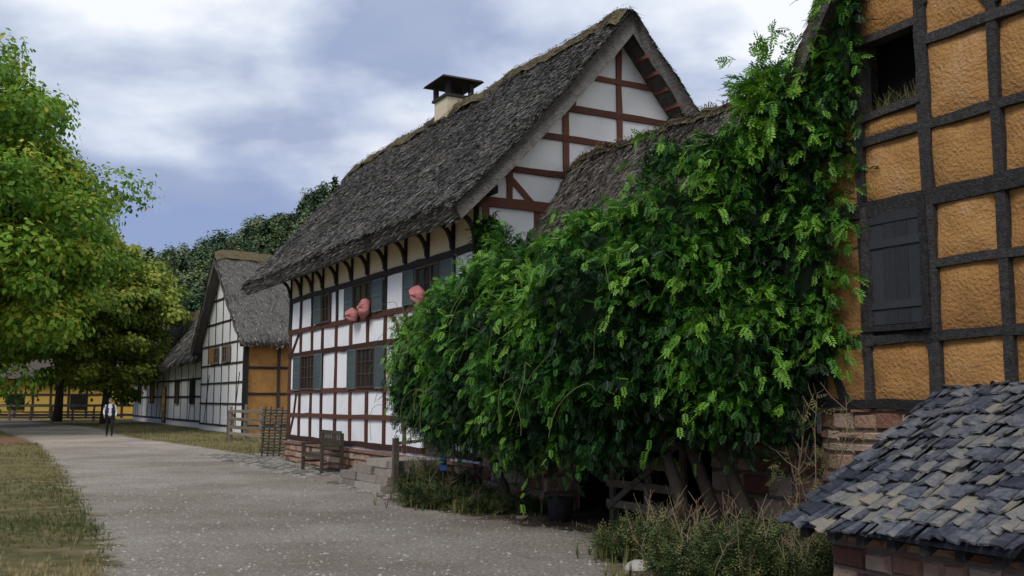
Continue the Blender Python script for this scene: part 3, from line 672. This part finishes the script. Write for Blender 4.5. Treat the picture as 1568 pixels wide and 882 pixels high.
# ======================= WEEDS & SHRUBS =======================
SM=compound(3,.16,.05,.02)
def shrub(name,cx,cy,rx,ry,h,n,tlo=.1,thi=.6,stalks=20,dry=30):
    root=empty(name); r=np.sqrt(rng.random(n)); a=rng.random(n)*6.283
    hh=np.array([.55+1.1*abs(noise.noise(Vector((cx+rx*q*math.cos(w_),cy+ry*q*math.sin(w_),0))*2.6)) for q,w_ in zip(r,a)])
    P=np.stack([cx+rx*r*np.cos(a),cy+ry*r*np.sin(a),rng.random(n)*h*.6*(1-r*r*.6)*hh],1)
    sprays('leaves',P,rng.normal(0,.35,(n,3))+[0,0,1],rng.uniform(.15,.45,n)*(h+.3)*hh,.25,8,.8,rng.uniform(tlo,thi,n),SM,'weed',root,spread=1.2)
    mb=MB()
    for q in range(stalks):
        a=U(0,6.28);r=U(0,1)**.5;x=cx+rx*r*math.cos(a);y=cy+ry*r*math.sin(a);H_=U(.6,1.45)*h; dx=U(-.2,.2);dy=U(-.2,.2)
        mb.tube([(x,y,0),(x+dx*.3,y+dy*.3,H_*.5),(x+dx,y+dy,H_)],[.006,.005,.003],4,0)
        for k in range(4):
            u=U(.5,1);c=Vector((x+dx*u,y+dy*u,H_*u)); mb.tube([c,c+Vector((U(-.12,.12),U(-.12,.12),U(.05,.15)))],[.004,.002],4,0)
    mb.obj('dry_stalks',['twig'],root)
    if dry:
        n=dry*8; P=np.stack([cx+rx*rng.normal(0,.6,n),cy+ry*rng.normal(0,.6,n),np.zeros(n)],1)
        scatter('grass_blades',TU[0],TU[1],P,rots(nrm(rng.normal(size=(n,3))*[1,1,0]),np.tile([0,0,1.],(n,1))),np.stack([rng.uniform(.12,.25,n),rng.uniform(.12,.25,n),rng.uniform(.15,.36,n)],1),rng.uniform(.0,.5,n),'grass',root)
def L2W(e,s): p=W(e,s); return p.x,p.y
for (e,s,rx,ry,h,n) in [(.6,-1.1,.6,.5,.75,500),(1.5,-1.2,.8,.45,.5,480),(-.4,-.7,.5,.5,.7,300),(2.5,-.9,.7,.35,.25,220)]:
    x,y=L2W(e,s); shrub('wild_shrub',x,y,rx,ry,h,n,.1,.6,16,14)
for (x,y,rx,ry,h,n) in [(1.55,11.1,.6,.5,.5,560),(2.4,10.6,.8,.6,.55,700),(3.2,10.1,.7,.45,.5,520),(2.1,12.0,.6,.4,.35,300),(2.2,9.6,.9,.5,.5,600),(3.1,9.3,.8,.4,.45,460)]:
    shrub('weed_patch',x,y,rx,ry,h,n,.1,.7,24,14)
root=empty('dry_sapling',FR); mb=MB()
for q in range(5):
    x=8.4+U(-.25,.35);pts=[(x,-.5,0)];dx=U(-.25,.3);H_=U(1.2,1.85)
    for k in range(1,6): pts.append((x+dx*k/5+U(-.03,.03),-.5+U(-.05,.05),H_*k/5))
    mb.tube(pts,[.009,.008,.007,.006,.004,.003],5,0)
    for k in range(7):
        i=random.randint(2,4);c=Vector(pts[i]).lerp(Vector(pts[i+1]),random.random());d=Vector((U(-.3,.3),U(-.15,.15),U(.05,.3)));mb.tube([c,c+d*.6,c+d+Vector((U(-.05,.05),0,.05))],[.004,.003,.002],4,0)
mb.obj('branches',['twig'],root)
P=np.stack([8.4+rng.uniform(-.5,.6,60),-.5+rng.uniform(-.2,.2,60),rng.uniform(.6,1.7,60)],1)
sprays('leaves',P,rng.normal(0,.5,(60,3))+[0,0,.5],rng.uniform(.1,.2,60),.4,3,.7,rng.uniform(.4,1,60),SM,'weed',root)

# ======================= TREES =======================
def tree(name,x,y,h,rad,mat,nleaf,leaf,base=.15,trunk=.4,nl=60,tlo=.25,squash=1.):
    root=empty(name); cz=h*(base+(1-base)/2); rz=h*(1-base)/2
    mb=MB(); mb.tube([(x,y,-.1),(x+.1,y,h*.15),(x-.1,y+.1,h*.35),(x,y,h*.6),(x,y,h*.8)],[trunk*1.3,trunk,trunk*.8,trunk*.45,trunk*.15],12,0)
    lob=[]
    for q in range(nl):
        d=Vector((random.gauss(0,1),random.gauss(0,1),random.gauss(0,1)*1.0)).normalized(); f=U(.4,1.0)
        zf=d.z; wr=rad*(1-.25*max(0,zf)**2)
        c=Vector((x+d.x*wr*f,y+d.y*wr*f,cz+d.z*rz*f)); lob.append((c,U(.10,.23)*rad))
    for c,r in lob[::2]:
        s0=Vector((x,y,h*U(.2,.55))); mid=s0.lerp(c,.5)+Vector((0,0,-.3)); mb.tube([s0,mid,c],[trunk*.3,trunk*.16,trunk*.05],6,0)
    mb.obj('trunk_and_limbs',['bark'],root,smooth=True)
    per=nleaf//nl; P=[];Nn=[];T=[]
    for c,r in lob:
        d=nrm(rng.normal(size=(per,3))*[1,1,.8]); rr=r*(.5+.6*rng.random((per,1))**.5)*[1.1,1.1,.6*squash]
        P.append(np.array(c)+d*rr+rng.normal(0,.18,(per,3))); Nn.append(d+[0,0,.5]); T.append(tlo+.22*d[:,2]+U(-.15,.18)+rng.normal(0,.13,per))  # lobe tops lighter, undersides darker: leaf shading put into the tint
    P=np.concatenate(P);Nn=np.concatenate(Nn)+rng.normal(0,.45,(len(P),3));T=np.concatenate(T)
    fw=nrm(np.cross(Nn,rng.normal(size=Nn.shape)))+[0,0,-.25]
    yel=rng.random(len(P))<.03; T[yel]=1
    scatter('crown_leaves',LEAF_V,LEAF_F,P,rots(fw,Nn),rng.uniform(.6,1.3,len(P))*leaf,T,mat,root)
tree('horse_chestnut_tree',-29.6,50,20.5,9.4,'chestnut',160000,.33,.09,.5,360,.46)
tree('horse_chestnut_tree',-35,64,17,7,'chestnut',45000,.45,.15,.4,110,.45)
tree('linden_tree',-29.0,72,14.5,5.2,'olive',50000,.36,.12,.3,120,.5)
tree('linden_tree',-36,80,15.5,5,'olive',30000,.45,.18,.3,70,.4)
tree('linden_tree',-43,74,15,6,'chestnut',30000,.45,.2,.3,60,.35)
def hz(x,y):
    H_=np.interp(x,[-300,-120,-66,-48,-34,20,150,400],[14,16,19,24,34,42,40,30])
    t=np.clip((y-112)/85,0,1); return H_*t*t*(3-2*t)
gx=np.linspace(-300,300,61);gy=np.linspace(105,330,30);X,Y=np.meshgrid(gx,gy);Z=hz(X,Y)-.5
V=np.stack([X.ravel(),Y.ravel(),Z.ravel()],1);ii=np.arange(60)[None]+np.arange(29)[:,None]*61
M['hill']=tmat('hill_floor',[(.02,.035,.012),(.05,.07,.02)],.2,1,0)
fastmesh('wooded_hill',V,np.stack([ii,ii+1,ii+62,ii+61],-1).reshape(-1,4),np.zeros(len(V)),'hill')
P=[];Nn=[];T=[]; cnt=0
while cnt<430:
    y=112+95*random.random()**.8; x=y*U(-.47,-.1) if random.random()<.85 else U(-150,60); cnt+=1
    h=U(6,12);r=U(1.6,3.3);z=float(hz(x,y)); con=random.random()<.22; tt=U(.1,.85) if not con else .0; per=1300
    nb=14; cen=nrm(rng.normal(size=(nb,3))+[0,0,.5]); bi=rng.integers(0,nb,per); d=nrm(cen[bi]*1.2+nrm(rng.normal(size=(per,3)))*.75)
    kk=(.75+.35*rng.random(nb))[bi]
    rr=r*(.5 if con else 1)*(1-(.75*np.clip(d[:,2],0,1) if con else 0))*kk
    p=np.stack([x+d[:,0]*rr,y+d[:,1]*rr,z+h*.5+d[:,2]*h*.5*kk],1)+rng.normal(0,.22,(per,3))
    P.append(p);Nn.append(d+[0,0,.3]);T.append(tt+.22*d[:,2]+rng.normal(0,.1,per)+(kk-.9)*.8)  # crown tops lighter, inset lobes darker: slight shading carried by leaf colour
P=np.concatenate(P);Nn=np.concatenate(Nn)+rng.normal(0,.5,(len(P),3));T=np.concatenate(T)
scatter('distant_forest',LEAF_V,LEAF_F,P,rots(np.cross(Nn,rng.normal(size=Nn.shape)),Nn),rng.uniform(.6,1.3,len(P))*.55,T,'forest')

# ======================= FENCES, SIGN, SMALL ITEMS =======================
def fence(name,a,b,h,nr_,np_,w=.09):
    root=empty(name);mb=MB();a=Vector(a);b=Vector(b)
    out=Vector((b.y-a.y,-(b.x-a.x),0)).normalized()
    for k in range(np_+1): p=a.lerp(b,k/np_); mb.tube([p,p+Vector((U(-.04,.04),0,h*.5)),p+Vector((U(-.05,.05),0,h*U(1.,1.12)))],[w*.7,w*.65,w*.55],7,0)
    for r in range(nr_):
        z=h*(.2+.72*r/(nr_-1)); mb.beam(a+Vector((0,0,z+U(-.04,.04)))+out*.06,b+Vector((0,0,z+U(-.04,.04)))+out*.06,w,out,.03,.03,jit=.15)
    mb.obj('posts_and_rails',['wood'],root)
fence('wooden_rail_fence',(-11.8,42.5,0),(-8.0,37.5,0),1.35,4,4,.12)
fence('wooden_rail_fence',(-11.8,42.5,0),(-12.6,45,0),1.2,4,2,.12)
fence('pasture_fence',(-62,86,0),(-33,84,0),1.3,3,16,.14)
root=empty('woven_hurdle'); mb=MB()
for k in range(6): x=-7.55+k*.2; y=30.6-k*.12; mb.tube([(x,y,0),(x+.05,y+.15,1.5)],[.03,.025],6,0)
for r in range(16):
    z=.12+r*.085; mb.tube([(-7.6+k*.1,30.63-k*.06+z*.1+.04*(1 if (k+r*2)%4<2 else -1),z+U(-.01,.01)) for k in range(12)],[.022]*12,5,0)
mb.obj('wattle',['benchwood'],root)
x,y=L2W(-.2,-1.6); root=empty('blue_info_sign',Matrix.Translation((x+1.0,y-1.6,0))); mb=MB()
mb.tube([(0,0,0),(0,0,.66)],[.02,.02],8,1); mb.box(-.05,.05,-.03,-.01,.6,.8,0); mb.box(-.035,.035,-.034,-.03,.68,.76,1); mb.obj('post_and_panel',['blue','tblack'],root)
def lathe(name,loc,prof,mat,n=20):
    root=empty(name,Matrix.Translation(loc)); mb=MB();vs=[];fs=[]
    for r,z in prof:
        for k in range(n): a=2*math.pi*k/n; vs.append((r*math.cos(a),r*math.sin(a),z))
    for i in range(len(prof)-1):
        for k in range(n): fs.append((i*n+k,i*n+(k+1)%n,(i+1)*n+(k+1)%n,(i+1)*n+k))
    mb.add(vs,fs,0,.4); mb.obj('body',[mat],root,smooth=True)
x,y=L2W(3.9,-.7); lathe('wooden_tub',(x,y,0),[(0,0),(.15,0),(.18,.18),(.19,.33),(.17,.33),(.15,.18),(0,.05)],'tweather')
x,y=L2W(3.5,-1.1); lathe('pet_bowl',(x,y,0),[(0,0),(.07,0),(.095,.05),(.085,.05),(.06,.015),(0,.015)],'greystone')
lathe('terracotta_pot',(2.05,12.6,0),[(0,0),(.09,0),(.14,.2),(.16,.2),(.16,.25),(.13,.25),(.1,.1),(0,.08)],'terracotta')
mb=MB(); vs=[]
root=empty('field_rock',Matrix.Translation((1.28,10.35,0)))
for i in range(7):
    ph=-.4+ (math.pi/2+.4)*i/6
    for k in range(10):
        a=2*math.pi*k/10; f=1+.2*noise.noise(Vector((math.cos(a)*2,math.sin(a)*2,i*.5))); vs.append((.16*f*math.cos(ph)*math.cos(a),.12*f*math.cos(ph)*math.sin(a),.1*math.sin(ph)))
mb.add(vs,[(i*10+k,i*10+(k+1)%10,(i+1)*10+(k+1)%10,(i+1)*10+k) for i in range(6) for k in range(10)],0,.9); mb.obj('stone',['pebble'],root,smooth=True)

# ======================= MAN =======================
def skinmesh(nodes,edges,name,levels=1):
    me=bpy.data.meshes.new(name); me.from_pydata([n_[0] for n_ in nodes],edges,[]); ob=link(bpy.data.objects.new(name,me))
    md=ob.modifiers.new('s','SKIN'); md.use_smooth_shade=True
    for i,n_ in enumerate(nodes):
        r=n_[1]; me.skin_vertices[0].data[i].radius=(r,r) if not isinstance(r,tuple) else r
        me.skin_vertices[0].data[i].use_root=(i==0)
    sb=ob.modifiers.new('b','SUBSURF'); sb.levels=levels; sb.render_levels=levels
    bpy.context.view_layer.update(); dg=bpy.context.evaluated_depsgraph_get(); m2=bpy.data.meshes.new_from_object(ob.evaluated_get(dg)); bpy.data.objects.remove(ob)
    return m2
PM=empty('walking_man',Matrix.Translation((-18.7,47,0))@Matrix.Rotation(math.radians(20),4,'Z'))
nd=[((0,0,.95),(.17,.12)),((0,0,1.15),(.165,.115)),((0,0,1.38),(.19,.12)),((0,0,1.5),(.07,.065)),((0,-.01,1.56),(.06,.06)),
((.1,0,.88),(.1,.1)),((.11,-.08,.5),(.068,.068)),((.11,-.02,.09),(.045,.045)),((.12,-.16,.04),(.04,.035)),
((-.1,0,.88),(.1,.1)),((-.11,.06,.5),(.068,.068)),((-.11,.2,.11),(.045,.045)),((-.12,.08,.04),(.04,.035)),
((.2,0,1.43),(.065,.065)),((.27,.05,1.17),(.05,.05)),((.25,-.08,.95),(.036,.036)),
((-.2,0,1.43),(.065,.065)),((-.27,-.0,1.17),(.05,.05)),((-.24,-.16,1.0),(.036,.036))]
ed=[(0,1),(1,2),(2,3),(3,4),(0,5),(5,6),(6,7),(7,8),(0,9),(9,10),(10,11),(11,12),(2,13),(13,14),(14,15),(2,16),(16,17),(17,18)]
me=skinmesh(nd,ed,'body',2)
for nm,c in (('shirt_white',(.7,.7,.72)),('trouser_black',(.012,.012,.015)),('skin_tone',(.45,.25,.18)),('hair_grey',(.12,.1,.09)),('vest_dark',(.02,.02,.03))):
    M[nm]=tmat(nm,[tuple(v*.85 for v in c),c],20,.8,.1)
for k in ('shirt_white','trouser_black','skin_tone','vest_dark'): me.materials.append(M[k])
for p_ in me.polygons:
    c=p_.center
    if c.z<.98 and abs(c.x)<.235: i=1
    elif c.z>1.51: i=2
    elif abs(c.x)>.07 and abs(c.x)<.19 and c.z>.95 and c.z<1.5: i=3
    elif c.y>.04 and abs(c.x)<.2: i=3
    else: i=0
    p_.material_index=i
link(bpy.data.objects.new('clothed_body',me)).parent=PM
hd=MB();vs=[]
for i in range(15):
    ph=-math.pi/2+math.pi*i/14
    for k in range(18):
        a=2*math.pi*k/18; w=.078*(1 if ph>0 else 1-.22*(-ph/1.57)); yv=math.cos(ph)*math.sin(a)*.098
        vs.append((math.cos(ph)*math.cos(a)*w,yv-(.012 if ph<0 and yv<0 else 0)-.02,1.66+math.sin(ph)*.12))
hd.add(vs,[(i*18+k,i*18+(k+1)%18,(i+1)*18+(k+1)%18,(i+1)*18+k) for i in range(14) for k in range(18)],0)
hd.add([(-.015,-.11,1.64),(.015,-.11,1.64),(0,-.145,1.635),(0,-.112,1.68)],[(0,1,2),(1,3,2),(3,0,2)],0)
for sx in(-1,1):
    hd.box(sx*.03-.012,sx*.03+.012,-.122,-.112,1.665,1.677,1); hd.box(sx*.078-.008,sx*.078+.008,-.03,.01,1.62,1.68,0)
hd.box(-.022,.022,-.118,-.108,1.595,1.603,2); hd.obj('head',['skin_tone','trouser_black','pink'],PM,smooth=True)
hr=MB();vs=[]
for i in range(8):
    ph=.15+(math.pi/2-.15)*i/7
    for k in range(18):
        a=2*math.pi*k/18; dz=-.09 if math.sin(a)>-.2 and i==0 else 0
        vs.append((math.cos(ph)*math.cos(a)*.086,math.cos(ph)*math.sin(a)*.106-.012,1.665+math.sin(ph)*.128+dz))
hr.add(vs,[(i*18+k,i*18+(k+1)%18,(i+1)*18+(k+1)%18,(i+1)*18+k) for i in range(7) for k in range(18)],0); hr.obj('hair',['hair_grey'],PM,smooth=True)
for (wx,wy,wz) in ((.25,-.08,.95),(-.24,-.16,1.0)):
    sx=1 if wx>0 else -1
    nd=[((wx,wy,wz),.028),((wx,wy-.02,wz-.07),(.035,.02))];ed=[(0,1)]
    for f,L_ in ((-.028,.06),(-.01,.075),(.01,.07),(.028,.055)):
        b0=len(nd); nd+=[((wx+.0,wy-.02+f,wz-.09),.009),((wx-.005*sx,wy-.02+f,wz-.09-L_*.5),.009),((wx-.02*sx,wy-.02+f,wz-.09-L_),.007)]; ed+=[(1,b0),(b0,b0+1),(b0+1,b0+2)]
    b0=len(nd); nd+=[((wx-.01*sx,wy-.055,wz-.06),.01),((wx-.02*sx,wy-.07,wz-.09),.008)]; ed+=[(1,b0),(b0,b0+1)]
    me=skinmesh(nd,ed,'hand',1); me.materials.clear(); me.materials.append(M['skin_tone']); link(bpy.data.objects.new('hand',me)).parent=PM

# ======================= WORLD / LIGHT / CAMERA =======================
w=bpy.data.worlds.new("World"); S.world=w; w.use_nodes=True; n=w.node_tree.nodes; l=w.node_tree.links; bg=n['Background']
sk=n.new('ShaderNodeTexSky'); sk.sky_type='NISHITA'; sk.sun_disc=False; sk.sun_elevation=math.radians(48); sk.sun_rotation=math.radians(215)
tc=n.new('ShaderNodeTexCoord'); sp=n.new('ShaderNodeSeparateXYZ'); l.new(tc.outputs['Generated'],sp.inputs[0])
def mth(op,a,b_):
    q=n.new('ShaderNodeMath');q.operation=op
    for i,v in enumerate((a,b_)):
        if isinstance(v,(int,float)): q.inputs[i].default_value=v
        else: l.new(v,q.inputs[i])
    return q.outputs[0]
zc=mth('ADD',mth('MAXIMUM',sp.outputs[2],0),.25); cx=mth('DIVIDE',sp.outputs[0],zc); cy=mth('DIVIDE',sp.outputs[1],zc)
cb=n.new('ShaderNodeCombineXYZ'); l.new(cx,cb.inputs[0]); l.new(cy,cb.inputs[1])
def wn(sc,off,d=6,r=.5,dist=.15):
    mp=n.new('ShaderNodeMapping'); mp.inputs['Location'].default_value=off; l.new(cb.outputs[0],mp.inputs['Vector'])
    q=n.new('ShaderNodeTexNoise');q.inputs['Scale'].default_value=sc;q.inputs['Detail'].default_value=d;q.inputs['Roughness'].default_value=r;q.inputs['Distortion'].default_value=dist; l.new(mp.outputs[0],q.inputs['Vector']);return q.outputs['Fac']
n1=wn(1.35,(3.1,1.7,0)); n2=wn(2.0,(7.3,4.1,2),7)
bias=mth('MULTIPLY',sp.outputs[0],.26)
mk=n.new('ShaderNodeValToRGB'); mk.color_ramp.elements[0].position=.34; mk.color_ramp.elements[1].position=.50; l.new(mth('ADD',n1,bias),mk.inputs[0])
cc=n.new('ShaderNodeValToRGB'); e=cc.color_ramp.elements; e.new(.5)
for i,(p_,c) in enumerate([(.36,(3.4,4.0,5.6)),(.48,(5.8,6.4,7.6)),(.57,(8.2,8.5,9.0))]): e[i].position=p_; e[i].color=(*c,1)
l.new(mth('ADD',n2,mth('MULTIPLY',sp.outputs[0],.16)),cc.inputs[0])
base=n.new('ShaderNodeMix'); base.data_type='RGBA'; base.inputs[0].default_value=.88; l.new(sk.outputs[0],base.inputs[6]); base.inputs[7].default_value=(2.5,3.2,5.3,1)
mx=n.new('ShaderNodeMix'); mx.data_type='RGBA'; l.new(mk.outputs[0],mx.inputs[0]); l.new(base.outputs[2],mx.inputs[6]); l.new(cc.outputs[0],mx.inputs[7])
l.new(mx.outputs[2],bg.inputs['Color']); bg.inputs['Strength'].default_value=.115
sl=bpy.data.lights.new('sun','SUN'); sl.energy=2.2; sl.angle=math.radians(24); sl.color=(1,.96,.9); so_=link(bpy.data.objects.new('sun',sl))
az=math.radians(215); el=math.radians(48)
sd=Vector((math.sin(az)*math.cos(el),math.cos(az)*math.cos(el),math.sin(el)))
so_.rotation_euler=sd.to_track_quat('Z','Y').to_euler()
cam=bpy.data.cameras.new('camera'); cam.sensor_width=36; cam.lens=36*1535/1568; cam.clip_end=2000; co=link(bpy.data.objects.new('camera',cam))
co.location=(0,0,1.7); co.rotation_euler=(math.radians(90+6.37),0,0); S.camera=co
S.view_settings.view_transform='Standard'; S.view_settings.look='None'; S.view_settings.exposure=0
